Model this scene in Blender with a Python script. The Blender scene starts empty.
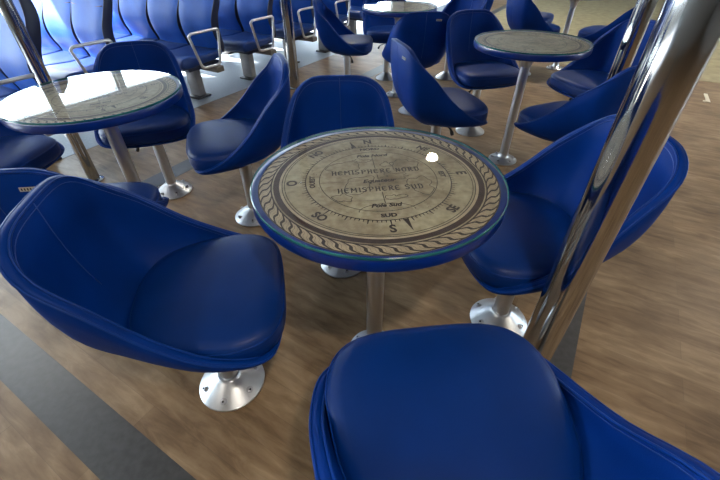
import bpy, bmesh, math, random
from mathutils import Vector, Matrix
random.seed(7)
C = bpy.context.scene.collection
PI = math.pi
SC = bpy.context.scene

# ------------------------------------------------------------------ materials
def new_mat(name):
    m = bpy.data.materials.new(name); m.use_nodes = True
    nt = m.node_tree
    return m, nt, nt.nodes['Principled BSDF']

def setin(node, name, val):
    if name in node.inputs: node.inputs[name].default_value = val

def noise_node(nt, scale, detail=3, coord='Object', vec_scale=None, rot=0):
    tc = nt.nodes.new('ShaderNodeTexCoord'); mp = nt.nodes.new('ShaderNodeMapping')
    nt.links.new(tc.outputs[coord], mp.inputs['Vector'])
    if vec_scale: mp.inputs['Scale'].default_value = vec_scale
    mp.inputs['Rotation'].default_value[2] = rot
    n = nt.nodes.new('ShaderNodeTexNoise')
    n.inputs['Scale'].default_value = scale; n.inputs['Detail'].default_value = detail
    nt.links.new(mp.outputs['Vector'], n.inputs['Vector'])
    return n

def ramp(nt, src, stops):
    r = nt.nodes.new('ShaderNodeValToRGB')
    e = r.color_ramp.elements
    e[0].position, e[0].color = stops[0][0], (*stops[0][1], 1)
    e[1].position, e[1].color = stops[-1][0], (*stops[-1][1], 1)
    for p, c in stops[1:-1]:
        k = e.new(p); k.color = (*c, 1)
    nt.links.new(src, r.inputs['Fac'])
    return r

def vinyl(name, col, rough=.42, bump=.12, scale=420, var=.14, spec=.5):
    m, nt, b = new_mat(name)
    n = noise_node(nt, 6, 3)
    lo = tuple(c * (1 - var) for c in col); hi = tuple(c * (1 + var) for c in col)
    r = ramp(nt, n.outputs['Fac'], [(.3, lo), (.7, hi)])
    nt.links.new(r.outputs['Color'], b.inputs['Base Color'])
    n2 = noise_node(nt, scale, 2)
    bp = nt.nodes.new('ShaderNodeBump'); bp.inputs['Strength'].default_value = bump; bp.inputs['Distance'].default_value = .002
    nt.links.new(n2.outputs['Fac'], bp.inputs['Height']); nt.links.new(bp.outputs['Normal'], b.inputs['Normal'])
    b.inputs['Roughness'].default_value = rough
    setin(b, 'Specular IOR Level', spec)
    return m

def metal(name, col, rough, brush=None, var=.06):
    m, nt, b = new_mat(name)
    b.inputs['Metallic'].default_value = 1
    n = noise_node(nt, 30, 3, vec_scale=brush or (1, 1, 1))
    r = ramp(nt, n.outputs['Fac'], [(.3, tuple(c * (1 - var) for c in col)), (.7, tuple(min(1, c * (1 + var)) for c in col))])
    nt.links.new(r.outputs['Color'], b.inputs['Base Color'])
    mr = nt.nodes.new('ShaderNodeMapRange')
    mr.inputs['To Min'].default_value = rough * .8; mr.inputs['To Max'].default_value = rough * 1.2
    nt.links.new(n.outputs['Fac'], mr.inputs['Value']); nt.links.new(mr.outputs['Result'], b.inputs['Roughness'])
    return m

def plain(name, col, rough=.5, var=.08, scale=20, spec=.5):
    m, nt, b = new_mat(name)
    n = noise_node(nt, scale, 3)
    r = ramp(nt, n.outputs['Fac'], [(.3, tuple(c * (1 - var) for c in col)), (.7, tuple(c * (1 + var) for c in col))])
    nt.links.new(r.outputs['Color'], b.inputs['Base Color'])
    b.inputs['Roughness'].default_value = rough
    setin(b, 'Specular IOR Level', spec)
    return m

def clear_glass(name, tint=(1, 1, 1), ior=1.5):
    m = bpy.data.materials.new(name); m.use_nodes = True
    nt = m.node_tree; nt.nodes.clear()
    out = nt.nodes.new('ShaderNodeOutputMaterial'); mix = nt.nodes.new('ShaderNodeMixShader')
    tr = nt.nodes.new('ShaderNodeBsdfTransparent'); gl = nt.nodes.new('ShaderNodeBsdfGlossy'); fr = nt.nodes.new('ShaderNodeFresnel')
    tr.inputs['Color'].default_value = (*tint, 1); gl.inputs['Roughness'].default_value = .012
    # same reflectance from either side of the thin sheet
    ge = nt.nodes.new('ShaderNodeNewGeometry'); mr = nt.nodes.new('ShaderNodeMapRange')
    mr.inputs['To Min'].default_value = ior; mr.inputs['To Max'].default_value = 1 / ior
    nt.links.new(ge.outputs['Backfacing'], mr.inputs['Value']); nt.links.new(mr.outputs['Result'], fr.inputs['IOR'])
    nt.links.new(fr.outputs[0], mix.inputs[0]); nt.links.new(tr.outputs[0], mix.inputs[1]); nt.links.new(gl.outputs[0], mix.inputs[2])
    nt.links.new(mix.outputs[0], out.inputs['Surface'])
    return m

def emitter(name, col, s):
    m = bpy.data.materials.new(name); m.use_nodes = True
    nt = m.node_tree; nt.nodes.clear()
    out = nt.nodes.new('ShaderNodeOutputMaterial'); e = nt.nodes.new('ShaderNodeEmission')
    e.inputs['Color'].default_value = (*col, 1); e.inputs['Strength'].default_value = s
    nt.links.new(e.outputs[0], out.inputs['Surface'])
    return m

ANG = math.radians(58.5)                      # ship axis: the aisle
AX = Vector((math.cos(ANG), math.sin(ANG), 0)); RX = Vector((math.sin(ANG), -math.cos(ANG), 0))
def W(a, r, z=0): return AX * a + RX * r + Vector((0, 0, z))

def wood_floor():
    m, nt, b = new_mat('vinyl_plank_floor')
    tc = nt.nodes.new('ShaderNodeTexCoord'); mp = nt.nodes.new('ShaderNodeMapping')
    mp.inputs['Rotation'].default_value[2] = -(ANG - PI / 2)
    nt.links.new(tc.outputs['Object'], mp.inputs['Vector'])
    br = nt.nodes.new('ShaderNodeTexBrick')
    br.inputs['Color1'].default_value = (0, 0, 0, 1); br.inputs['Color2'].default_value = (1, 1, 1, 1); br.inputs['Mortar'].default_value = (.5, .5, .5, 1)
    br.inputs['Scale'].default_value = 1; br.inputs['Mortar Size'].default_value = .0008
    br.inputs['Brick Width'].default_value = .92; br.inputs['Row Height'].default_value = .092; br.offset = .37
    nt.links.new(mp.outputs['Vector'], br.inputs['Vector'])
    mp2 = nt.nodes.new('ShaderNodeMapping'); mp2.inputs['Scale'].default_value = (2.4, 11, 1)
    nt.links.new(mp.outputs['Vector'], mp2.inputs['Vector'])
    n = nt.nodes.new('ShaderNodeTexNoise'); n.inputs['Scale'].default_value = 2.6; n.inputs['Detail'].default_value = 6; n.inputs['Roughness'].default_value = .62
    n.inputs['Distortion'].default_value = .5
    nt.links.new(mp2.outputs['Vector'], n.inputs['Vector'])
    n2 = nt.nodes.new('ShaderNodeTexNoise'); n2.inputs['Scale'].default_value = 3.5; n2.inputs['Detail'].default_value = 5
    nt.links.new(mp.outputs['Vector'], n2.inputs['Vector'])
    ma = nt.nodes.new('ShaderNodeMath'); ma.operation = 'MULTIPLY'; ma.inputs[1].default_value = .16
    nt.links.new(br.outputs['Color'], ma.inputs[0])
    ad = nt.nodes.new('ShaderNodeMath'); ad.operation = 'ADD'
    nt.links.new(ma.outputs[0], ad.inputs[0]); nt.links.new(n.outputs['Fac'], ad.inputs[1])
    m3 = nt.nodes.new('ShaderNodeMath'); m3.operation = 'MULTIPLY_ADD'; m3.inputs[1].default_value = .75; m3.inputs[2].default_value = -.37
    nt.links.new(n2.outputs['Fac'], m3.inputs[0])
    ad2 = nt.nodes.new('ShaderNodeMath'); ad2.operation = 'ADD'
    nt.links.new(ad.outputs[0], ad2.inputs[0]); nt.links.new(m3.outputs[0], ad2.inputs[1])
    r = ramp(nt, ad2.outputs[0], [(.30, WOOD[0]), (.5, WOOD[1]), (.66, WOOD[2]), (.85, WOOD[3])])
    mx = nt.nodes.new('ShaderNodeMixRGB'); mx.inputs['Color2'].default_value = (.05, .035, .025, 1)
    mm = nt.nodes.new('ShaderNodeMath'); mm.operation = 'MULTIPLY'; mm.inputs[1].default_value = .35
    nt.links.new(br.outputs['Fac'], mm.inputs[0]); nt.links.new(mm.outputs[0], mx.inputs['Fac'])
    nt.links.new(r.outputs['Color'], mx.inputs['Color1'])
    nt.links.new(mx.outputs['Color'], b.inputs['Base Color'])
    b.inputs['Roughness'].default_value = .46; setin(b, 'Specular IOR Level', .28)
    bp = nt.nodes.new('ShaderNodeBump'); bp.inputs['Strength'].default_value = .15; bp.inputs['Distance'].default_value = .002
    nt.links.new(n.outputs['Fac'], bp.inputs['Height']); nt.links.new(bp.outputs['Normal'], b.inputs['Normal'])
    return m
WOOD = [(.098, .059, .029), (.165, .104, .055), (.215, .142, .078), (.285, .20, .118)]

BLUE = (.0003, .0265, .185)
M = dict(
    blue=vinyl('blue_vinyl', BLUE, .48, spec=.08),
    blue_cushion=vinyl('blue_cushion_vinyl', (.0004, .023, .145), .42, spec=.20),
    piping=vinyl('blue_piping', (.001, .032, .205), .42, spec=.16),
    thread=plain('thread', (.02, .055, .24), .6),
    row_blue=vinyl('row_seat_blue_leather', (.010, .085, .42), .50, spec=.16),
    row_seat_shaded=vinyl('row_seat_shaded_leather', (.008, .042, .20), .40, spec=.40),  # shade on the seat tops is put into this darker blue
    row_navy=vinyl('row_seat_navy_shell', (.006, .013, .05), .45),
    alu=metal('brushed_aluminium', (.56, .565, .58), .34, (1, 1, .1)),
    alu_flange=metal('satin_aluminium', (.52, .53, .55), .36),
    steel=metal('steel_armrest', (.74, .74, .75), .40),
    chrome=metal('polished_stainless', (.43, .425, .42), .10, (1, 1, .02), .03),
    bolt=metal('bolt_steel', (.42, .42, .44), .35),
    hole=plain('dark_socket', (.01, .01, .012), .6),
    lever=plain('black_plastic', (.012, .012, .014), .45),
    tag=plain('woven_tag', (.42, .40, .36), .6),
    tagink=plain('tag_ink', (.02, .02, .03), .6),
    tabletop=plain('blue_laminate', (.002, .022, .17), .28),
    leg_grey=plain('row_leg_grey', (.30, .29, .29), .42),
    foot_dark=plain('row_foot_dark', (.05, .05, .055), .45),
    beam=plain('beam_taupe', (.22, .20, .18), .45),
    ink=plain('map_ink', (.022, .013, .008), .6, .2, 60),
    ink_soft=plain('map_ink_soft', (.15, .11, .075), .6, .2, 60),
    band=plain('map_dark_band', (.030, .014, .009), .6, .35, 60),
    rope=plain('map_rope', (.36, .29, .185), .6, .2, 40),
    glass=clear_glass('table_glass'),
    pane=clear_glass('window_glass', (.95, .97, .98)),
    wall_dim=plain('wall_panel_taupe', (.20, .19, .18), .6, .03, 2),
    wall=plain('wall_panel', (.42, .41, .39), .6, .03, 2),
    ceiling=plain('ceiling_panel', (.30, .30, .30), .6, .02, 2),
    frame=plain('window_frame_grey', (.50, .51, .52), .45),
    strip=plain('charcoal_vinyl', (.036, .035, .035), .42, .25, 40),
    carpet=plain('grey_floor', (.27, .31, .36), .5, .10, 60),
    olive=plain('olive_floor', (.27, .23, .13), .55, .25, 9),
    lamp=emitter('downlight_lens', (1, .95, .86), 30),
    red=plain('red_plastic', (.35, .02, .02), .45),
    pale=plain('pale_strip', (.75, .68, .55), .4),
)
M['wood'] = wood_floor()
def parchment():
    m, nt, b = new_mat('map_parchment')
    n = noise_node(nt, 9, 6); n2 = noise_node(nt, 60, 4)
    r = ramp(nt, n.outputs['Fac'], [(.32, (.20, .158, .098)), (.5, (.33, .285, .185)), (.66, (.40, .36, .235))])
    r2 = ramp(nt, n2.outputs['Fac'], [(.3, (.60, .57, .53)), (.7, (1, 1, 1))])
    mx = nt.nodes.new('ShaderNodeMixRGB'); mx.blend_type = 'MULTIPLY'; mx.inputs['Fac'].default_value = .8
    nt.links.new(r.outputs['Color'], mx.inputs['Color1']); nt.links.new(r2.outputs['Color'], mx.inputs['Color2'])
    nt.links.new(mx.outputs['Color'], b.inputs['Base Color'])
    b.inputs['Roughness'].default_value = .6; setin(b, 'Specular IOR Level', .25)
    return m
M['paper'] = parchment()
def glass_edge():
    m, nt, b = new_mat('glass_edge_teal')
    n = noise_node(nt, 14, 2)
    r = ramp(nt, n.outputs['Fac'], [(.3, (.008, .07, .09)), (.7, (.03, .17, .18))])
    nt.links.new(r.outputs['Color'], b.inputs['Base Color'])
    b.inputs['Roughness'].default_value = .12
    return m
M['glass_edge'] = glass_edge()

# ------------------------------------------------------------------ mesh helpers
def link_mesh(name, bm, mats, parent=None, smooth=True, angle=None):
    me = bpy.data.meshes.new(name); bm.normal_update(); bm.to_mesh(me); bm.free()
    for m in (mats if isinstance(mats, (list, tuple)) else [mats]): me.materials.append(m)
    if smooth:
        for p in me.polygons: p.use_smooth = True
        if angle: me.set_sharp_from_angle(angle=math.radians(angle))
    o = bpy.data.objects.new(name, me); C.objects.link(o)
    if parent: o.parent = parent
    return o

def empty(name, loc=(0, 0, 0), rz=0, label=None, cat=None, group=None):
    o = bpy.data.objects.new(name, None); C.objects.link(o)
    o.empty_display_size = .1
    o.location = loc; o.rotation_euler = (0, 0, rz)
    if label: o['label'] = label
    if cat: o['category'] = cat
    if group: o['group'] = group
    return o

def add_lathe(bm, prof, n=48, mat=0, off=(0, 0, 0), caps=True):
    rings = []
    ox, oy, oz = off
    for r, z in prof:
        if r < 1e-6: rings.append([bm.verts.new((ox, oy, z + oz))])
        else: rings.append([bm.verts.new((ox + r * math.cos(2 * PI * i / n), oy + r * math.sin(2 * PI * i / n), z + oz)) for i in range(n)])
    for A, B in zip(rings, rings[1:]):
        for i in range(n):
            j = (i + 1) % n
            if len(A) == 1 and len(B) == 1: continue
            if len(A) == 1: f = bm.faces.new((A[0], B[j], B[i]))
            elif len(B) == 1: f = bm.faces.new((A[i], A[j], B[0]))
            else: f = bm.faces.new((A[i], A[j], B[j], B[i]))
            f.material_index = mat
    return rings

def add_tube(bm, pts, r, n=10, closed=False, mat=0, cap=True):
    pts = [Vector(p) for p in pts]; k = len(pts)
    rings = []; up = None
    for i, p in enumerate(pts):
        if closed: t = (pts[(i + 1) % k] - pts[i - 1])
        else: t = pts[min(i + 1, k - 1)] - pts[max(i - 1, 0)]
        t.normalize()
        if up is None:
            up = Vector((0, 0, 1)) if abs(t.z) < .9 else Vector((1, 0, 0))
        u = (up - t * up.dot(t)); u.normalize(); up = u
        v = t.cross(u)
        rr = r[i] if isinstance(r, (list, tuple)) else r
        rings.append([bm.verts.new(p + (u * math.cos(2 * PI * q / n) + v * math.sin(2 * PI * q / n)) * rr) for q in range(n)])
    m = k if closed else k - 1
    for i in range(m):
        A, B = rings[i], rings[(i + 1) % k]
        for q in range(n):
            f = bm.faces.new((A[q], A[(q + 1) % n], B[(q + 1) % n], B[q])); f.material_index = mat
    if not closed and cap:
        bm.faces.new(rings[0][::-1]).material_index = mat; bm.faces.new(rings[-1]).material_index = mat

def add_box(bm, cx, cy, cz, sx, sy, sz, mat=0, M4=None):
    vs = [Vector((cx + dx * sx / 2, cy + dy * sy / 2, cz + dz * sz / 2)) for dx in (-1, 1) for dy in (-1, 1) for dz in (-1, 1)]
    if M4: vs = [M4 @ v for v in vs]
    v = [bm.verts.new(p) for p in vs]
    out = []
    for f in ((0, 1, 3, 2), (4, 6, 7, 5), (0, 4, 5, 1), (2, 3, 7, 6), (0, 2, 6, 4), (1, 5, 7, 3)):
        fc = bm.faces.new([v[i] for i in f]); fc.material_index = mat; out.append(fc)
    return out

def bevel_all(bm, w, seg=3):
    bmesh.ops.bevel(bm, geom=list(bm.edges), offset=w, segments=seg, affect='EDGES', profile=.5)

def catmull(pts, per=6, closed=False):
    pts = [Vector(p) for p in pts]; n = len(pts); out = []
    rng = range(n) if closed else range(n - 1)
    for i in rng:
        p0 = pts[i - 1] if (closed or i > 0) else pts[0] * 2 - pts[1]
        p1 = pts[i]; p2 = pts[(i + 1) % n]
        p3 = pts[(i + 2) % n] if (closed or i + 2 < n) else pts[-1] * 2 - pts[-2]
        for k in range(per):
            t = k / per
            out.append(.5 * ((2 * p1) + (p2 - p0) * t + (2 * p0 - 5 * p1 + 4 * p2 - p3) * t * t + (3 * p1 - p0 - 3 * p2 + p3) * t ** 3))
    if not closed: out.append(pts[-1].copy())
    return out

# ------------------------------------------------------------------ the setting
def struct(o, **k):
    o['kind'] = 'structure'; return o
A0, A1, R0, R1, HC = -5.0, 13.0, -6.2, 6.0, 2.60
def slab(name, a0, a1, r0, r1, z0, z1, mat):
    bm = bmesh.new()
    add_box(bm, 0, 0, 0, 1, 1, 1)
    for v in bm.verts:
        a = a0 if v.co.x < 0 else a1; r = r0 if v.co.y < 0 else r1; z = z0 if v.co.z < 0 else z1
        v.co = W(a, r, z)
    bmesh.ops.recalc_face_normals(bm, faces=bm.faces)
    return link_mesh(name, bm, mat, smooth=False)
struct(slab('floor', A0 - .2, A1 + .2, R0 - .2, R1 + .2, -.10, 0, M['wood']))
struct(slab('ceiling', A0 - .2, A1 + .2, R0 - .2, R1 + .2, HC, HC + .1, M['ceiling']))
# seating-area floor covering, edging strips and an olive-toned area of the far floor, all laid flush on the deck
struct(slab('floor_seating_area', A0, A1, R0, -3.07, 0, .0015, M['carpet']))
struct(slab('trim_1', A0, A1, .105, .247, 0, .0012, M['strip']))
struct(slab('trim_2', .107 - .143, .107, -2.15, .105, 0, .0012, M['strip']))
struct(slab('trim_3', A0, A1, -2.292, -2.15, 0, .0012, M['strip']))
struct(slab('floor_far_area', 5.35, A1, -2.15, R1, 0, .0013, M['olive']))

SILL, HEAD, TALL = .50, 2.12, 2.50
def windowed_wall(name, along, fixed, lo, hi, wins, num0, sgn):
    """along: 'a' or 'r'; fixed: coordinate of the inner face; wall is .2 thick outward (sgn)."""
    bm = bmesh.new()
    def box(u0, u1, z0, z1, t0=0, t1=.2, target=None):
        b = target or bm
        fs = add_box(b, 0, 0, 0, 1, 1, 1)
        vs = {v for f in fs for v in f.verts}
        for v in vs:
            u = u0 if v.co.x < 0 else u1; t = t0 if v.co.y < 0 else t1; z = z0 if v.co.z < 0 else z1
            q = fixed + sgn * t
            v.co = W(u, q, z) if along == 'a' else W(q, u, z)
    box(lo, hi, 0, SILL); box(lo, hi, TALL, HC)
    zc = [TALL if name == 'wall_left' and u0 < 1.0 < u1 else HEAD for u0, u1 in wins]  # one unseen window made taller so sun reaches the second seat row
    pe = lo
    for (u0, u1), zh in zip(wins, zc):
        box(pe, u0, HEAD, TALL); pe = u1
        if zh < TALL: box(u0, u1, HEAD, TALL)
    box(pe, hi, HEAD, TALL)
    edges = [lo] + [e for w in wins for e in w] + [hi]
    for i in range(0, len(edges), 2): box(edges[i], edges[i + 1], SILL, HEAD)
    bmesh.ops.recalc_face_normals(bm, faces=bm.faces)
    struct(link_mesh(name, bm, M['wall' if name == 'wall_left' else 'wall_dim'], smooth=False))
    for k, (u0, u1) in enumerate(wins):
        top = zc[k]
        fb = bmesh.new(); w = .03
        box(u0, u0 + w, SILL, top, .04, .14, fb); box(u1 - w, u1, SILL, top, .04, .14, fb)
        box(u0, u1, SILL, SILL + w, .04, .14, fb); box(u0, u1, top - w, top, .04, .14, fb)
        bmesh.ops.recalc_face_normals(fb, faces=fb.faces)
        fo = struct(link_mesh('window_%d' % (num0 + k), fb, M['frame'], smooth=False))
        pb = bmesh.new()
        P = [(u0 + w, SILL + w), (u1 - w, SILL + w), (u1 - w, top - w), (u0 + w, top - w)]
        q = fixed + sgn * .09
        pb.faces.new([pb.verts.new(W(u, q, z) if along == 'a' else W(q, u, z)) for u, z in P])
        struct(link_mesh('pane', pb, M['pane'], fo, smooth=False))
    return num0 + len(wins)
def spans(lo, hi, w, gap):
    out = []; u = lo
    while u + w <= hi + 1e-6: out.append((u, u + w)); u += w + gap
    return out
n = windowed_wall('wall_left', 'a', R0, A0, A1, [(-4.8, -3.1), (-3.0, -1.3), (-1.2, .42), (.55, 1.36), (1.46, 3.2), (3.28, 5.0), (5.08, 6.8), (6.88, 8.6), (8.68, 10.4), (10.48, 12.2)], 1, -1)
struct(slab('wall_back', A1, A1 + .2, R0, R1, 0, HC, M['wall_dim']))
n = windowed_wall('wall_right', 'a', R1, A0, A1, spans(5.0, A1 - 1, 1.5, .9), n, 1)
struct(slab('wall_front', A0 - .2, A0, R0, R1, 0, HC, M['wall_dim']))
struct(slab('baseboard_left', A0, A1, R0, R0 + .015, 0, .10, M['frame']))

# ------------------------------------------------------------------ tub chairs on floor pedestals
RIM = [(-.268, 0, .788), (-.266, .074, .787), (-.259, .126, .779), (-.245, .171, .753), (-.210, .204, .714), (-.138, .226, .650),
       (-.048, .244, .552), (.040, .256, .481), (.108, .253, .444), (.162, .240, .421), (.200, .206, .407), (.221, .120, .399), (.228, 0, .397)]
def full_loop(half):
    loop = [Vector(p) for p in half] + [Vector((x, -y, z)) for x, y, z in reversed(half[1:-1])]
    return catmull(loop, 3, True)
RIML = full_loop(RIM)
NR = len(RIML)
def shell_grid(rim, base, zb, rows):
    out = []
    for k in range(1, rows + 1):
        ring = []
        t = (k / rows) * PI / 2
        for p in rim:
            fr = min(1, max(0, (p.x - .02) / .2)); nexp = 2.5 - .7 * fr
            c, s = math.cos(t), math.sin(t)
            rho = s ** (2 / nexp); ze = 1 - c ** (2 / nexp)
            ring.append(Vector((base.x + (p.x - base.x) * rho, base.y + (p.y - base.y) * rho, zb + (p.z - zb) * ze)))
        out.append(ring)
    return out
def inset_loop(loop, d, dz=0):
    out = []
    for i, p in enumerate(loop):
        t = loop[(i + 1) % NR] - loop[i - 1]; nn = Vector((t.y, -t.x, 0)).normalized()
        if nn.dot(Vector((p.x, p.y, 0))) > 0: nn = -nn
        out.append(p + nn * d + Vector((0, 0, dz)))
    return out
INNER = inset_loop(RIML, .023, -.002)
BASE = Vector((-.02, 0, 0))
def make_shell(parent):
    bm = bmesh.new()
    o_rows = shell_grid(RIML, BASE, .362, 13); i_rows = shell_grid(INNER, BASE, .388, 13)
    mids = [[(a * w + b * (1 - w)) + Vector((0, 0, .007)) for a, b in zip(RIML, INNER)] for w in (.75, .25)]
    allr = o_rows + mids + i_rows[::-1]
    V = [[bm.verts.new(p) for p in r] for r in allr]
    c0 = bm.verts.new((BASE.x, 0, .362)); c1 = bm.verts.new((BASE.x, 0, .388))
    for A, B in zip(V, V[1:]):
        for i in range(NR): bm.faces.new((A[i], A[(i + 1) % NR], B[(i + 1) % NR], B[i]))
    for i in range(NR):
        bm.faces.new((c0, V[0][(i + 1) % NR], V[0][i])); bm.faces.new((c1, V[-1][i], V[-1][(i + 1) % NR]))
    bmesh.ops.recalc_face_normals(bm, faces=bm.faces)
    sh = link_mesh('shell', bm, M['blue'], parent)
    bm = bmesh.new()
    add_tube(bm, inset_loop(RIML, .001, .002), .0034, 6, True); add_tube(bm, inset_loop(RIML, .0218, .002), .0028, 6, True)
    link_mesh('rim_piping', bm, M['piping'], sh)
    bm = bmesh.new()                                     # centre seam of the backrest and a stitch line below the rim
    ib = max(range(NR), key=lambda i: (abs(RIML[i].y) < 1e-4) * (1 - RIML[i].x))
    add_tube(bm, [i_rows[k][ib] + Vector((.0008, 0, .0006)) for k in range(7, 13)], .0011, 5)
    add_tube(bm, [o_rows[k][ib] + Vector((-.0006, 0, 0)) for k in range(6, 13)], .0010, 5)
    half = [i for i in range(NR) if RIML[i].x < .14]
    st = [i_rows[11][i].lerp(i_rows[12][i], .86) + Vector((-RIML[i].x, -RIML[i].y, 0)).normalized() * .0008 for i in half]
    brk = [q for q in range(len(half) - 1) if half[q + 1] != half[q] + 1]
    if brk: st = st[brk[0] + 1:] + st[:brk[0] + 1]
    add_tube(bm, st, .0009, 5)
    link_mesh('stitching', bm, M['thread'], sh)
    return sh
def make_cushion(parent):
    def outline(s, n=56):
        pts = []
        for i in range(n):
            th = 2 * PI * i / n; c, q = math.cos(th), math.sin(th); e = 2 / 3.6 if c > 0 else 2 / 2.9
            x = .0385 + .1985 * math.copysign(abs(c) ** e, c); y = .230 * math.copysign(abs(q) ** e, q)
            y *= 1 - .17 * max(0, (.09 - x) / .25)
            pts.append(((x - .04) * s + .04, y * s))
        return pts
    prof = [(.86, .4065), (.955, .4075), (.992, .414), (1.0, .430), (1.0, .449), (.992, .4615), (.986, .4630), (.976, .4700), (.936, .4785), (.85, .4845), (.65, .4885), (.4, .491), (.15, .492)]
    bm = bmesh.new(); V = []
    for s, z in prof: V.append([bm.verts.new((x, y, z)) for x, y in outline(s)])
    for A, B in zip(V, V[1:]):
        for i in range(len(A)): bm.faces.new((A[i], A[(i + 1) % len(A)], B[(i + 1) % len(A)], B[i]))
    bm.faces.new(V[0][::-1]); bm.faces.new(V[-1])
    bmesh.ops.recalc_face_normals(bm, faces=bm.faces)
    cu = link_mesh('seat_cushion', bm, M['blue_cushion'], parent)
    bm = bmesh.new()
    add_tube(bm, [(x, y, .4622) for x, y in outline(.991)], .0022, 5, True)
    link_mesh('cushion_piping', bm, M['piping'], cu)
    return cu
def flange_mesh(scale=1.0):
    bm = bmesh.new(); s = scale
    add_lathe(bm, [(0, .0), (.110 * s, 0), (.110 * s, .006), (.106 * s, .0095), (.044 * s, .054), (.0385 * s, .058), (.036 * s, .062), (.030 * s, .062)], 48)
    bmesh.ops.recalc_face_normals(bm, faces=bm.faces)
    return bm
def add_bolts(fl, scale=1.0, n=6, rot=.3):
    for k in range(n):
        th = rot + 2 * PI * k / n; r = .086 * scale
        bm = bmesh.new()
        add_lathe(bm, [(.0115, -.006), (.0115, .002), (.0105, .003), (.0075, .003)], 16, 0)
        add_lathe(bm, [(.0075, .003), (.0068, .009), (.0040, .0095)], 12, 0)
        add_lathe(bm, [(.0040, .0095), (.0035, .006), (0, .006)], 6, 1)
        bmesh.ops.recalc_face_normals(bm, faces=bm.faces)
        b = link_mesh('bolt', bm, [M['bolt'], M['hole']], fl, angle=40)
        b.location = (r * math.cos(th), r * math.sin(th), .0235)
        b.rotation_euler = (Matrix.Rotation(th, 3, 'Z') @ Matrix.Rotation(.6, 3, 'Y')).to_euler()
def make_chair(bolts):
    t = empty('tub_chair', cat='chair')
    make_shell(t); make_cushion(t)
    bm = bmesh.new()
    add_lathe(bm, [(.030, .058), (.030, .335), (.050, .340), (.050, .3635), (0, .3635)], 32)
    bmesh.ops.recalc_face_normals(bm, faces=bm.faces)
    link_mesh('pedestal', bm, M['alu'], t, angle=40)
    fl = link_mesh('floor_flange', flange_mesh(), M['alu_flange'], t, angle=40)
    if bolts: add_bolts(fl)
    bm = bmesh.new()
    add_tube(bm, [(.03, -.03, .345), (.045, -.065, .343), (.052, -.085, .333), (.056, -.097, .318), (.058, -.103, .306)], [.005, .005, .006, .011, .009], 8)
    bmesh.ops.recalc_face_normals(bm, faces=bm.faces)
    link_mesh('height_lever', bm, M['lever'], t)
    # maker's tag: woven strip sewn on the outside of the back
    o_rows = shell_grid(RIML, BASE, .362, 13)
    i0 = min(range(NR), key=lambda i: (RIML[i] - Vector((-.262, -.085, .784))).length)
    p = o_rows[12][i0].lerp(o_rows[10][i0], .35); q = o_rows[12][(i0 + 1) % NR].lerp(o_rows[10][(i0 + 1) % NR], .35)
    tx = (q - p).normalized()
    if tx.y > 0: tx = -tx
    nrm = Vector((-1, -.25, .05)).normalized(); up = nrm.cross(tx)
    if up.z < 0: up = -up
    bm = bmesh.new()
    def tq(u0, u1, v0, v1, d, mat):
        vs = [bm.verts.new(p + tx * u + up * v + nrm * d) for u, v in ((u0, v0), (u1, v0), (u1, v1), (u0, v1))]
        bm.faces.new(vs).material_index = mat
        if mat == 0:
            w2 = [bm.verts.new(v.co - nrm * .004) for v in vs]
            for i in range(4): bm.faces.new((vs[i], w2[i], w2[(i + 1) % 4], vs[(i + 1) % 4])).material_index = mat
    tq(-.020, .020, -.006, .006, .003, 0)
    for k in range(5): tq(-.016 + k * .0068, -.0125 + k * .0068, -.0035, .0035, .0034, 1)
    bmesh.ops.recalc_face_normals(bm, faces=bm.faces)
    link_mesh('maker_tag', bm, [M['tag'], M['tagink']], t, smooth=False)
    return t
def dup(root, loc, rz, label, group=None, cat=None):
    r = root.copy(); C.objects.link(r); r.location = loc; r.rotation_euler = (0, 0, rz)
    r['label'] = label
    if group: r['group'] = group
    for ch in list(root.children):
        c = ch.copy(); C.objects.link(c); c.parent = r
        for g in list(ch.children):
            d = g.copy(); C.objects.link(d); d.parent = c
    return r
near = make_chair(True); far = make_chair(False)
used = {}
GC = 'blue tub chairs around the map tables'
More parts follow.
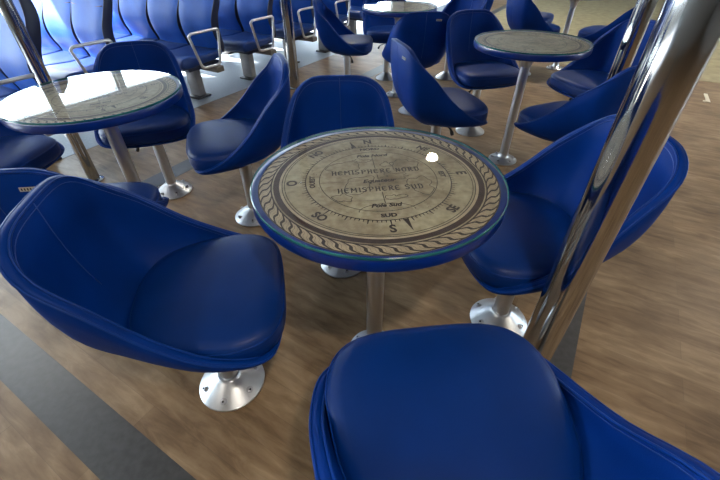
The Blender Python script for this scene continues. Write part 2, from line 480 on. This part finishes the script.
CH = [
    # x, y, facing deg, near?, label
    (-.450, .724, 11, 1, 'large blue tub chair left of the nearest map table, aluminium foot in view'),
    (.178, .316, 96, 1, 'closest blue tub chair, cut off by the bottom edge before the nearest map table'),
    (.552, .984, 184, 1, 'blue tub chair right of the nearest map table, crossed by the thickest pole'),
    (-.083, 1.335, 268, 1, 'blue tub chair tucked behind the nearest map table, only its backrest standing above the tabletop'),
    (-.58, 1.735, 198, 1, 'blue tub chair turned sideways between the leftmost table and the nearest table, seat pointing left'),
    (-1.135, 2.005, 287, 1, 'blue tub chair behind the leftmost map table, its backrest rising above the glass'),
    (-1.655, 1.535, -6, 1, 'blue tub chair at the left edge, only its cushion showing under the leftmost table'),
    (-.965, 1.08, 97.5, 1, 'blue tub chair squeezed behind the large left chair, small woven tag on its back'),
    (.459, 2.164, 14, 0, 'blue tub chair in side view behind the nearest table, pale rim and seat pointing right'),
    (.46, 3.31, 95, 0, 'blue tub chair with its back to us before the small pale top table'),
    (.875, 2.86, 284, 0, 'blue tub chair facing us just left of the slim-legged table right of centre'),
    (-.103, 3.80, -4, 0, 'blue tub chair in side view between the seat rows and the small pale table'),
    (.300, 4.30, 278, 0, 'blue tub chair half hidden behind the small pale table at the top'),
    (1.55, 2.56, 198, 0, 'blue tub chair facing left with the middle-sized chrome pole in front of its backrest'),
    (1.115, 1.89, 112, 0, 'blue tub chair directly above the right chair, outer side sweeping up behind the thickest pole'),
    (1.25, 5.05, 185, 0, 'blue tub chair cut by the top edge, behind the chair that faces us'),
    (1.80, 4.42, 12, 0, 'blue tub chair in side view at the top edge above the table right of centre'),
    (2.02, 5.05, -30, 0, 'blue tub chair at the top edge, behind the side-on one, its seat tip pointing right'),
    (2.42, 4.08, 132, 0, 'blue tub chair at the top right, its outer side left of the middle-sized pole'),
    (.95, 4.30, 215, 0, 'blue tub chair at the top edge right of the small pale table, mostly hidden'),
]
for x, y, deg, nr, lab in CH:
    src = near if nr else far
    if src not in used:
        used[src] = 1; src.location = (x, y, .0016); src.scale = (1, 1, .985) if deg == 11 else (1, 1, 1); src.rotation_euler = (0, 0, math.radians(deg)); src['label'] = lab; src['group'] = GC
    else:
        d = dup(src, (x, y, .0016), math.radians(deg), lab, GC); d.scale = (1, 1, 1)
        if deg == 96: d.scale = (1.08, 1.06, 1.05)
        if deg == 287: d.scale = (.97, .95, .985)
        if deg == 97.5: d.scale = (.98, .98, .97)
        if deg == 268: d.scale = (.97, .95, .98)

# ------------------------------------------------------------------ map tables
def text_mesh(s, size, shear=0, bold=0):
    cu = bpy.data.curves.new('t', 'FONT'); cu.body = s; cu.size = size; cu.align_x = 'CENTER'; cu.align_y = 'CENTER'
    cu.shear = shear; cu.offset = bold; cu.resolution_u = 3
    o = bpy.data.objects.new('t', cu); C.objects.link(o)
    dg = bpy.context.evaluated_depsgraph_get(); dg.update()
    me = bpy.data.meshes.new_from_object(o.evaluated_get(dg))
    bpy.data.objects.remove(o); bpy.data.curves.remove(cu)
    return me
def stamp(bm, me, x, y, rot, z, mat, sx=1):
    ca, sa = math.cos(rot), math.sin(rot)
    vs = [bm.verts.new((x + v.co.x * sx * ca - v.co.y * sa, y + v.co.x * sx * sa + v.co.y * ca, z)) for v in me.vertices]
    for p in me.polygons:
        try: bm.faces.new([vs[i] for i in p.vertices]).material_index = mat
        except ValueError: pass
GL = {  # broad-nib gothic capitals, unit cell about 4 x 6
    'H': [[(0, 5.7), (.8, 6), (.8, .3), (.2, 0)], [(.8, 3), (3, 3.3)], [(2.5, 5.7), (3, 6), (3, .3), (3.5, 0)]],
    'E': [[(3.2, 5.4), (2, 6), (.6, 5), (.6, 1), (1.8, 0), (3.2, .8)], [(.6, 3.1), (2.6, 3.4)]],
    'M': [[(.6, 6), (.6, .4), (0, 0)], [(.6, 5.8), (2.1, 2.6), (3.6, 5.8)], [(3.6, 6), (3.6, .4), (4.2, 0)]],
    'I': [[(.2, 5.6), (1, 6), (1, .6), (1.7, 0)], [(.4, .4), (1, 0)]],
    'S': [[(3, 5.4), (1.8, 6), (.6, 5), (1, 3.7), (2.6, 2.6), (3, 1.2), (1.8, 0), (.3, .8)]],
    'P': [[(.2, 5.6), (.9, 6), (.9, .4), (.4, 0)], [(.9, 5.4), (2.3, 6), (3.2, 5), (3.2, 3.6), (2, 2.8), (.9, 3.2)]],
    'R': [[(.2, 5.6), (.9, 6), (.9, .4), (.3, 0)], [(.9, 5.4), (2.2, 6), (3, 5), (2.9, 3.7), (.9, 3.1)], [(1.7, 3.2), (2.9, .8), (3.6, 0)]],
    'N': [[(0, 5.4), (.8, 6), (.8, .5), (.2, 0)], [(.8, 5.8), (3, .3)], [(2.6, 5.6), (3, 6), (3, .3)]],
    'O': [[(1.9, 6), (.6, 5), (.6, 1), (1.8, 0), (3.1, 1), (3.1, 5), (1.9, 6)]],
    'D': [[(.2, 6), (1, 5.4), (1, .6), (.3, 0)], [(.4, 5.7), (2.2, 6), (3.2, 4.8), (3.2, 1.2), (2, 0), (.6, .3)]],
    'U': [[(.2, 5.8), (.7, 5.2), (.7, 1), (1.7, 0), (3, 1)], [(2.6, 6), (3, 5.2), (3, .8), (3.7, 0)]],
}
def gothic(bm, s, cx, cy, width, height, z, mat):
    adv = {'M': 5.2, 'I': 2.4, ' ': 2.4}
    tot = sum(adv.get(c, 4.5) for c in s); k = width / tot; ky = height / 6
    nib = Vector((math.cos(math.radians(35)) * .52 * k, math.sin(math.radians(35)) * .52 * k, 0))
    x = -tot / 2
    for c in s:
        for st in GL.get(c, []):
            P = [Vector((cx + (x + a) * k, cy + (b - 3) * ky, z)) for a, b in st]
            for p, q in zip(P, P[1:]):
                quad = [p - nib, q - nib, q + nib, p + nib]
                ar = (quad[1] - quad[0]).cross(quad[3] - quad[0]).z
                if abs(ar) < 1e-9: continue
                if ar < 0: quad.reverse()
                bm.faces.new([bm.verts.new(v) for v in quad]).material_index = mat
        for st in GL.get(c, []): inkline(bm, [(cx + (x + a) * k, cy + (b - 3) * ky) for a, b in st], .8 * k, z + .0001, mat)
        x += adv.get(c, 4.5)
def ring(bm, r0, r1, z, mat, n=120):
    A = [[bm.verts.new((r * math.cos(2 * PI * i / n), r * math.sin(2 * PI * i / n), z)) for i in range(n)] for r in (r0, r1)]
    for i in range(n):
        j = (i + 1) % n
        bm.faces.new((A[0][i], A[1][i], A[1][j], A[0][j])).material_index = mat
def poly(bm, pts, z, mat):
    f = bm.faces.new([bm.verts.new((x, y, z)) for x, y in pts]); f.material_index = mat
    f.normal_update()
    if f.normal.z < 0: f.normal_flip()
def inkline(bm, pts, w, z, mat, closed=False):
    n = len(pts)
    L, Rr = [], []
    for i in range(n):
        a = Vector(pts[i - 1] if (closed or i) else pts[i]); b = Vector(pts[(i + 1) % n] if (closed or i + 1 < n) else pts[i])
        t = (b - a); t = t.normalized() if t.length > 1e-9 else Vector((1, 0)); nn = Vector((-t.y, t.x)) * w / 2
        p = Vector(pts[i]); L.append(bm.verts.new((*(p + nn), z))); Rr.append(bm.verts.new((*(p - nn), z)))
    for i in range(n if closed else n - 1):
        j = (i + 1) % n
        bm.faces.new((Rr[i], Rr[j], L[j], L[i])).material_index = mat
PR = .306                                              # radius of the print
def make_map(parent):
    bm = bmesh.new(); z0 = .7305; z1 = .7310; z2 = .7313
    add_lathe(bm, [(PR, .7300), (PR, z0), (0, z0)], 96, 0)
    ring(bm, .274, .3045, z0 + .0002, 2)               # rope ground
    ring(bm, .303, PR, z1, 1); ring(bm, .272, .2755, z1, 1)
    ring(bm, .254, .2685, z1, 3); ring(bm, .2455, .2475, z1, 1); ring(bm, .2395, .2412, z1, 1); ring(bm, .2475, .254, z0 + .0001, 2)
    ring(bm, .186, .1886, z1, 1); ring(bm, .1510, .1528, z1, 1)
    N = 60
    for k in range(N):                                 # twisted strands of the rope border
        th = 2 * PI * k / N; d = 2 * PI / N
        def pp(r, t): return (r * math.cos(t), r * math.sin(t))
        mid = []
        for q in range(7):
            f = q / 6; mid.append((.2755 + .0275 * f, th + d * 1.55 * (f + .16 * math.sin(2 * PI * f))))
        wd = [.20, .17, .14, .13, .14, .17, .20]
        poly(bm, [pp(r, t - d * w) for (r, t), w in zip(mid, wd)] + [pp(r, t + d * w) for (r, t), w in reversed(list(zip(mid, wd)))], z1, 1)
        inkline(bm, [pp(r, t + d * .33) for r, t in mid[1:6]], .0011, z1, 4); inkline(bm, [pp(r, t + d * .66) for r, t in mid[1:6]], .0009, z1, 4)
    for k in range(120):                               # compass ticks
        th = 2 * PI * k / 120
        L = .020 if k % 15 == 0 else (.014 if k % 5 == 0 else .008)
        w = .0014 if k % 5 else .002
        c, s = math.cos(th), math.sin(th)
        poly(bm, [(.188 * c - w * s, .188 * s + w * c), (.188 * c + w * s, .188 * s - w * c), ((.188 + L) * c + w * .5 * s, (.188 + L) * s - w * .5 * c), ((.188 + L) * c - w * .5 * s, (.188 + L) * s + w * .5 * c)], z1, 1)
    for th in (-PI / 2 + .182, PI / 2 + .23):          # dark pointers beside S and N
        c, s = math.cos(th), math.sin(th); w = .0065
        poly(bm, [(.190 * c - w * s, .190 * s + w * c), (.190 * c + w * s, .190 * s - w * c), (.236 * c, .236 * s)], z2, 1)
    big = {}
    for s_, deg, outward in (('N', 90, 1), ('NE', 45, 1), ('E', 0, 1), ('SE', -47, 0), ('S', -90, 0), ('SO', -135, 0), ('O', 180, 1), ('NO', 135, 1)):
        me = text_mesh(s_, .037 if len(s_) == 1 else .032, 0, .0013)
        th = math.radians(deg); rot = th - PI / 2 if outward else th + PI / 2
        stamp(bm, me, .2205 * math.cos(th), .2205 * math.sin(th), rot, z2, 1, .9); bpy.data.meshes.remove(me)
    for s_, deg, outward, r in (('NORD', 90, 1, .1695), ('SUD', -90, 0, .1695), ('EST', 0, 1, .1695), ('OUEST', 180, 1, .1695)):
        me = text_mesh(s_, .0185, 0, .0009)
        th = math.radians(deg); rot = th - PI / 2 if outward else th + PI / 2
        stamp(bm, me, r * math.cos(th), r * math.sin(th), rot, z2, 1, 1.05); bpy.data.meshes.remove(me)
    gothic(bm, 'HEMISPHERE NORD', 0, .037, .238, .021, z2, 1)
    gothic(bm, 'HEMISPHERE SUD', 0, -.053, .218, .021, z2, 1)
    for s_, y, sz in (('Equateur', -.014, .021), ('Pole Nord', .128, .0185), ('Pole Sud', -.128, .0185)):
        me = text_mesh(s_, sz * 1.1, .3, .0009); stamp(bm, me, 0, y, 0, z2, 1); bpy.data.meshes.remove(me)
    inkline(bm, [(0, .120), (0, .052)], .0019, z1, 1); inkline(bm, [(0, .020), (0, .0)], .0019, z1, 1)
    inkline(bm, [(0, -.028), (0, -.038)], .0019, z1, 1); inkline(bm, [(0, -.068), (0, -.118)], .0019, z1, 1)
    inkline(bm, [(-.150, -.009), (-.052, -.009)], .0014, z1, 4); inkline(bm, [(.052, -.009), (.150, -.009)], .0014, z1, 4)
    for y in (.092, -.098):                            # tropic lines
        w = math.sqrt(.150 ** 2 - y * y)
        inkline(bm, [(-w + 2 * w * i / 20, y + .006 * math.sin(PI * i / 20) * (1 if y > 0 else -1)) for i in range(21)], .0014, z1, 4)
    inkline(bm, [(.060 * math.cos(t) * 1.1, -.150 + .030 * math.sin(t)) for t in [PI * i / 16 for i in range(17)]], .0017, z1, 1)
    rng = random.Random(11)
    def coast(cx, cy, rx, ry, seed, jag=.34):          # coast lines
        g = random.Random(seed); ph = [(g.random() * 6.28, g.uniform(.4, 1)) for _ in range(7)]
        pts = []
        for i in range(64):
            t = 2 * PI * i / 64
            k = 1 + jag * sum(a * math.sin((q + 2) * t + p) / (q + 2) for q, (p, a) in enumerate(ph))
            x, y = cx + rx * k * math.cos(t), cy + ry * k * math.sin(t); r = math.hypot(x, y)
            if r > .148: x, y = x * .148 / r, y * .148 / r
            pts.append((x, y))
        inkline(bm, pts, .0017, z1, 1, True)
    coast(-.085, .070, .042, .030, 1); coast(-.055, -.028, .036, .040, 2, .5); coast(.080, .066, .032, .032, 3, .6)
    coast(.035, .072, .016, .014, 4, .7); coast(.105, -.050, .034, .040, 5, .5); coast(.045, .004, .040, .013, 6, .7); coast(-.1, -.085, .022, .018, 7, .6)
    coast(.028, -.095, .020, .012, 8, .7); coast(-.030, .100, .022, .010, 9, .7)
    for k in range(26):                                # fine engraving marks in the outer ring
        t = rng.uniform(0, 2 * PI); r = rng.uniform(.155, .184)
        inkline(bm, [(r * math.cos(t + i * .02), r * math.sin(t + i * .02) + .0012 * math.sin(i * 2)) for i in range(4)], .0011, z1, 4)
    bmesh.ops.scale(bm, vec=(.978, .978, 1), verts=bm.verts)
    o = link_mesh('map_print', bm, [M['paper'], M['ink'], M['rope'], M['band'], M['ink_soft']], parent, smooth=False)
    return o
TR = .317
def make_table():
    t = empty('map_table', cat='table', group='round map tables')
    bm = bmesh.new()
    add_lathe(bm, [(0, .698), (TR - .010, .698), (TR - .003, .701), (TR, .707), (TR, .7255), (TR - .001, .7288), (TR - .004, .730), (0, .730)], 96)
    bmesh.ops.recalc_face_normals(bm, faces=bm.faces)
    link_mesh('tabletop', bm, M['tabletop'], t, angle=35)
    make_map(t)
    bm = bmesh.new()
    gr = TR - .0005
    add_lathe(bm, [(gr - .002, .7317), (gr, .7330), (gr, .7375), (gr - .002, .7390)], 96, 1)
    rr = add_lathe(bm, [(gr - .002, .7390), (0, .7390)], 96, 0)
    bmesh.ops.remove_doubles(bm, verts=bm.verts, dist=1e-6)
    link_mesh('glass_top', bm, [M['glass'], M['glass_edge']], t, angle=30)
    bm = bmesh.new()
    add_lathe(bm, [(.0275, .05), (.0275, .62)], 32)
    link_mesh('leg', bm, M['alu'], t)
    bm = bmesh.new()
    add_lathe(bm, [(.0275, .600), (.032, .606), (.036, .640), (.062, .676), (.070, .688), (.070, .698), (0, .698)], 40)
    bmesh.ops.recalc_face_normals(bm, faces=bm.faces)
    link_mesh('top_bracket', bm, M['alu'], t, angle=40)
    bm = bmesh.new()
    add_lathe(bm, [(0, 0), (.092, 0), (.092, .006), (.088, .009), (.040, .024), (.034, .030), (.031, .050), (.0265, .052)], 48)
    bmesh.ops.recalc_face_normals(bm, faces=bm.faces)
    fl = link_mesh('floor_flange', bm, M['alu_flange'], t, angle=40)
    add_bolts(fl, .82)
    for b in fl.children: b.location.z = .0135
    return t
TB = [(.0474, .8473, 'nearest and largest-looking round map table, centre of the picture, between four blue chairs'),
      (-1.0357, 1.5297, 'leftmost round map table, its glass washed pale by a reflected window'),
      (.9858, 2.3734, 'round map table right of centre, its slim leg and foot in full view'),
      (.357, 3.753, 'small-looking pale round table at the top, left of centre, among the far chairs'),
      (3.32, 5.05, 'far round table at the top right corner, just a sliver of leg between two poles'),
      (2.264, 4.62, 'far round table at the top right, only its leg and underside in the picture')]
tab = make_table()
for i, (x, y, lab) in enumerate(TB):
    rz = math.radians(6)
    if i == 0: tab.location = (x, y, .0014); tab.rotation_euler = (0, 0, rz); tab['label'] = lab
    else: dup(tab, (x, y, .0014), rz + [0, .5, -.6, .9, .2, .3][i], lab, 'round map tables')

# ------------------------------------------------------------------ chrome poles, floor to ceiling
def pole(x, y, d, label):
    t = empty('chrome_pole', (x, y, .0015), 0, label, 'pole', 'floor-to-ceiling chrome poles')
    bm = bmesh.new(); r = d / 2
    add_lathe(bm, [(r, .004), (r, HC - .004)], 64); link_mesh('tube', bm, M['chrome'], t)
    for z, s in ((0, 1), (HC - .0016, -1)):
        bm = bmesh.new()
        add_lathe(bm, [(0, z), (r + .022, z), (r + .022, z + s * .006), (r + .018, z + s * .009), (r + .003, z + s * .012), (r + .001, z + s * .012)], 48)
        bmesh.ops.recalc_face_normals(bm, faces=bm.faces)
        link_mesh('collar', bm, M['chrome'], t, angle=35)
pole(.516, .664, .091, 'thick chrome pole nearest the camera, leaning across the right side before the blue chair')
pole(1.44, 2.20, .090, 'chrome pole at the upper right in front of the chair facing left')
pole(-1.70, 2.15, .066, 'chrome pole at the far left behind the leftmost map table')
pole(-.646, 4.001, .098, 'thin-looking chrome pole at the top centre beside the seat rows')

# ------------------------------------------------------------------ rows of fixed seats
SW = .44
def back_profile(n=14):
    # (z, x offset of the front face along facing, half width, thickness)
    pts = [(.405, -.005, .207, .09), (.46, .006, .203, .13), (.53, .034, .199, .16), (.60, .046, .199, .17), (.68, .034, .206, .17), (.77, -.006, .216, .165), (.86, -.048, .219, .15), (.94, -.066, .212, .13), (.99, -.066, .198, .10), (1.025, -.070, .168, .06)]
    return pts
def make_row(nseats, label):
    """local frame: +x facing, +y towards the row's wall end is -y; aisle end at y = 0, seats run to -y... """
    t = empty('seat_row', cat='seat row', group='rows of fixed blue seats', label=label)
    for k in range(nseats):
        yc = -(k + .5) * SW                            # filled towards the wall
        # backrest: a dark S-shaped shell and a lighter pad on its face
        pr = back_profile()
        bm = bmesh.new(); rings = []
        zz = [Vector((z, x, w)) for z, x, w, th in pr]
        fine = catmull(zz, 4); th = catmull([Vector((a[3], 0, 0)) for a in pr], 4)
        for p, q in zip(fine, th):
            z, x, w = p; d = q.x
            sec = [(x - .012, -w), (x - .030, -w - .004), (x - d * .62, -w + .02), (x - d * .62 - .012, 0), (x - d * .62, w - .02), (x - .030, w + .004), (x - .012, w), (x - .018, 0)]
            rings.append([bm.verts.new((a, yc + b, z)) for a, b in sec])
        for A, B in zip(rings, rings[1:]):
            for i in range(8): bm.faces.new((A[i], A[(i + 1) % 8], B[(i + 1) % 8], B[i]))
        bm.faces.new(rings[0]); bm.faces.new(rings[-1][::-1])
        bmesh.ops.recalc_face_normals(bm, faces=bm.faces)
        bo = link_mesh('backrest', bm, M['row_navy'], t, angle=50)
        bm = bmesh.new(); rings = []
        K = 12
        for p in fine:
            z, x, w = p; row = []
            for i in range(K + 1):
                u = -1 + 2 * i / K; bulge = .018 * (1 - abs(u) ** 4) - .012 * (1 - u * u)
                row.append(bm.verts.new((x - .012 + bulge, yc + u * w * .985, z)))
            rings.append(row)
        for A, B in zip(rings, rings[1:]):
            for i in range(K): bm.faces.new((A[i], A[i + 1], B[i + 1], B[i]))
        ed = [e for e in bm.edges]
        bmesh.ops.recalc_face_normals(bm, faces=bm.faces)
        ex = bmesh.ops.solidify(bm, geom=list(bm.faces), thickness=.008)
        bmesh.ops.recalc_face_normals(bm, faces=bm.faces)
        link_mesh('back_pad', bm, M['row_blue'], bo, angle=60)
        # headrest line sewn across the pad
        bm = bmesh.new()
        f = fine[22]
        add_tube(bm, [(f.y - .012 + .018 * (1 - abs(u) ** 4) - .012 * (1 - u * u) + .001, yc + u * f.z * .96, f.x - .012 * (1 - u * u)) for u in [-1 + i / 8 for i in range(17)]], .003, 5)
        link_mesh('headrest_seam', bm, M['row_navy'], bo)
        # seat cushion with a rounded front
        side = [(-.015, .405), (-.010, .432), (.05, .428), (.16, .424), (.28, .432), (.36, .436), (.405, .428), (.428, .405), (.430, .375), (.415, .350), (.37, .345), (.20, .358), (.02, .372)]
        bm = bmesh.new(); rings = []
        for u, s in ((-1, .0), (-.985, .55), (-.95, .85), (-.88, 1), (0, 1.0), (.88, 1), (.95, .85), (.985, .55), (1, 0)):
            cz = .385
            rings.append([bm.verts.new((.205 + (x - .205) * (.93 + .07 * s), yc + u * .214, cz + (z - cz) * (.55 + .45 * s) - (.006 if abs(u) < .1 and z > .41 else 0))) for x, z in side])
        ns = len(side)
        for A, B in zip(rings, rings[1:]):
            for i in range(ns): bm.faces.new((A[i], A[(i + 1) % ns], B[(i + 1) % ns], B[i]))
        bm.faces.new(rings[0]); bm.faces.new(rings[-1][::-1])
        bmesh.ops.recalc_face_normals(bm, faces=bm.faces)
        link_mesh('seat_cushion', bm, M['row_seat_shaded'], t)
        bm = bmesh.new()
        add_box(bm, .19, yc, .335, .36, .40, .03); bevel_all(bm, .008, 2)
        link_mesh('seat_pan', bm, M['row_navy'], t, angle=40)
    L = nseats * SW
    bm = bmesh.new(); add_box(bm, .10, -L / 2 + .03, .300, .085, L + .06, .05); bevel_all(bm, .010, 2)
    link_mesh('beam', bm, M['beam'], t, angle=40)
    for yl in ([-.34] + ([-L + .34] if nseats > 2 else [-L + .2])):
        bm = bmesh.new(); add_box(bm, .10, yl, .146, .075, .135, .258); bevel_all(bm, .012, 2)
        lg = link_mesh('leg', bm, M['leg_grey'], t, angle=40)
        bm = bmesh.new(); add_box(bm, .10, yl, .0085, .155, .165, .017); bevel_all(bm, .006, 2)
        link_mesh('foot_plate', bm, M['foot_dark'], lg, angle=40)
    # looped steel armrest at the aisle end
    for ya in (.028,):
        lp = [(.135, ya, .335), (.215, ya, .335), (.25, ya, .345), (.27, ya, .375), (.315, ya, .56), (.320, ya, .585), (.302, ya, .600), (.27, ya, .604), (.05, ya, .604), (.025, ya, .596), (.018, ya, .57), (.058, ya, .375), (.07, ya, .345), (.09, ya, .335)]
        bm = bmesh.new(); add_tube(bm, catmull(lp, 3, True), .0115, 8, True)
        bmesh.ops.recalc_face_normals(bm, faces=bm.faces)
        link_mesh('armrest', bm, M['steel'], t)
    return t
row4 = None
ROWS = [(1, 1.02, -2.80, 3, 'row of fixed blue seats at the far left edge, nearest row, behind the left pole'),
        (2, 1.78, -3.33, 3, 'sunlit row of fixed blue seats behind the leftmost table, second from the camera'),
        (3, 2.50, -2.95, 4, 'row of fixed blue seats on a grey leg, third row counted from the camera'),
        (4, 3.20, -2.95, 4, 'row of fixed blue seats just left of the thin-looking chrome pole'),
        (5, 3.90, -2.95, 4, 'row of fixed blue seats behind the thin-looking chrome pole'),
        (6, 4.60, -2.95, 4, 'row of fixed blue seats at the top edge, last but one from the camera'),
        (7, 5.30, -2.95, 4, 'farthest row of fixed blue seats at the top edge beyond the pale table')]
protos = {}
for k, a, r, ns, lab in ROWS:
    loc = W(a, r, .0015); rz = ANG + PI                # facing back down the aisle
    if ns not in protos:
        t = make_row(ns, lab); protos[ns] = t; t.location = loc; t.rotation_euler = (0, 0, rz)
    else: dup(protos[ns], loc, rz, lab, 'rows of fixed blue seats')

# ------------------------------------------------------------------ small things
def small_strip():
    bm = bmesh.new(); add_box(bm, 0, 0, .003, .012, .06, .006); add_box(bm, .008, .026, .003, .016, .008, .006)  # small pale L-shaped piece on the floor
    o = link_mesh('pale_mark', bm, M['pale'], smooth=False)
    o.location = (3.25, 3.56, .0); o.rotation_euler = (0, 0, 2.6); o.scale = (2.4, 4.4, 1)
    o['label'] = 'small pale strip lying alone on the wood floor at the far right'; o['category'] = 'litter'
small_strip()

# ------------------------------------------------------------------ lamps in the ceiling
def downlight(a, r, label, power=68):
    p = W(a, r, HC)
    t = empty('downlight', (p.x, p.y, HC), 0, label, 'ceiling light', 'round ceiling downlights')
    bm = bmesh.new()
    add_lathe(bm, [(.072, 0), (.074, -.010), (.090, -.012), (.094, -.008), (.094, 0)], 40)
    bmesh.ops.recalc_face_normals(bm, faces=bm.faces); link_mesh('trim_ring', bm, M['alu'], t)
    bm = bmesh.new(); add_lathe(bm, [(.073, -.001), (.070, -.006), (0, -.006)], 40)
    bmesh.ops.recalc_face_normals(bm, faces=bm.faces); link_mesh('lens', bm, M['lamp'], t)
    ld = bpy.data.lights.new('downlight_beam', 'SPOT'); ld.energy = power; ld.spot_size = math.radians(150); ld.spot_blend = .6
    ld.shadow_soft_size = .07; ld.color = (1, .90, .76)
    lo = bpy.data.objects.new('downlight_beam', ld); C.objects.link(lo); lo.parent = t; lo.location = (0, 0, -.02)
for i, (a, r) in enumerate([(4.41, -1.57), (8.4, -1.57), (-1.8, -1.57), (4.41, 1.9), (8.4, 1.9), (-1.8, 1.9), (.6, 3.6), (-.2, .6), (2.2, 3.2), (6.2, .3), (.3, -4.6), (6.2, -4.0), (6.2, 3.4)]):  # first one is mirrored in the table; the rest are added fill lamps
    downlight(a, r, 'round ceiling downlight out of the picture, %s' % ['mirrored in the nearest table', 'added as fill at the far end of the aisle', 'added as fill behind the camera by the aisle', 'added as fill over the far right tables', 'added as fill at the far right of the lounge', 'added as fill behind the camera on the right', 'added as fill high on the right side', 'added as fill above and behind the camera', 'added as fill over the right-hand walkway', 'added as fill over the far middle tables', 'added as fill over the nearest seat rows', 'added as fill over the farthest seat rows', 'added as fill in the far right corner'][i])

# ------------------------------------------------------------------ light
w = bpy.data.worlds.new('world'); SC.world = w; w.use_nodes = True
nt = w.node_tree; bg = nt.nodes['Background']
sky = nt.nodes.new('ShaderNodeTexSky'); sky.sky_type = 'HOSEK_WILKIE'
sd = -(RX * .95 + AX * .31); sd.z = .685; sd.normalize()
sky.sun_direction = sd; sky.turbidity = 4; sky.ground_albedo = .4
mixc = nt.nodes.new('ShaderNodeMixRGB'); mixc.inputs['Fac'].default_value = .75; mixc.inputs['Color2'].default_value = (.74, .89, 1.0, 1)
nt.links.new(sky.outputs['Color'], mixc.inputs['Color1']); nt.links.new(mixc.outputs['Color'], bg.inputs['Color'])
bg.inputs['Strength'].default_value = 11.0
sl = bpy.data.lights.new('sun', 'SUN'); sl.energy = 26; sl.angle = math.radians(.6); sl.color = (1, .95, .88)
so = bpy.data.objects.new('sun', sl); C.objects.link(so)
so.rotation_euler = sd.to_track_quat('Z', 'Y').to_euler(); so.location = (-8, 6, 6)

# ------------------------------------------------------------------ camera
cd = bpy.data.cameras.new('camera'); co = bpy.data.objects.new('camera', cd); C.objects.link(co)
cd.sensor_fit = 'HORIZONTAL'; cd.sensor_width = 36; cd.lens = 378.611 / 720 * 36
cd.clip_start = .02
p_, rl = math.radians(38.861), math.radians(-.6002)
cp, sp = math.cos(p_), math.sin(p_); fw = Vector((0, cp, -sp)); up = Vector((0, sp, cp)); rt = Vector((1, 0, 0))
r2 = rt * math.cos(rl) + up * math.sin(rl); u2 = -rt * math.sin(rl) + up * math.cos(rl)
co.matrix_world = Matrix(((r2.x, u2.x, -fw.x, 0), (r2.y, u2.y, -fw.y, 0), (r2.z, u2.z, -fw.z, 1.2136), (0, 0, 0, 1)))
SC.camera = co
SC.view_settings.view_transform = 'Standard'; SC.view_settings.look = 'None'; SC.view_settings.gamma = 1
SC.view_settings.exposure = 0.8; SC.view_settings.use_curve_mapping = False
SC.cycles.max_bounces = 10; SC.cycles.transparent_max_bounces = 12
SC.cycles.sample_clamp_indirect = 8
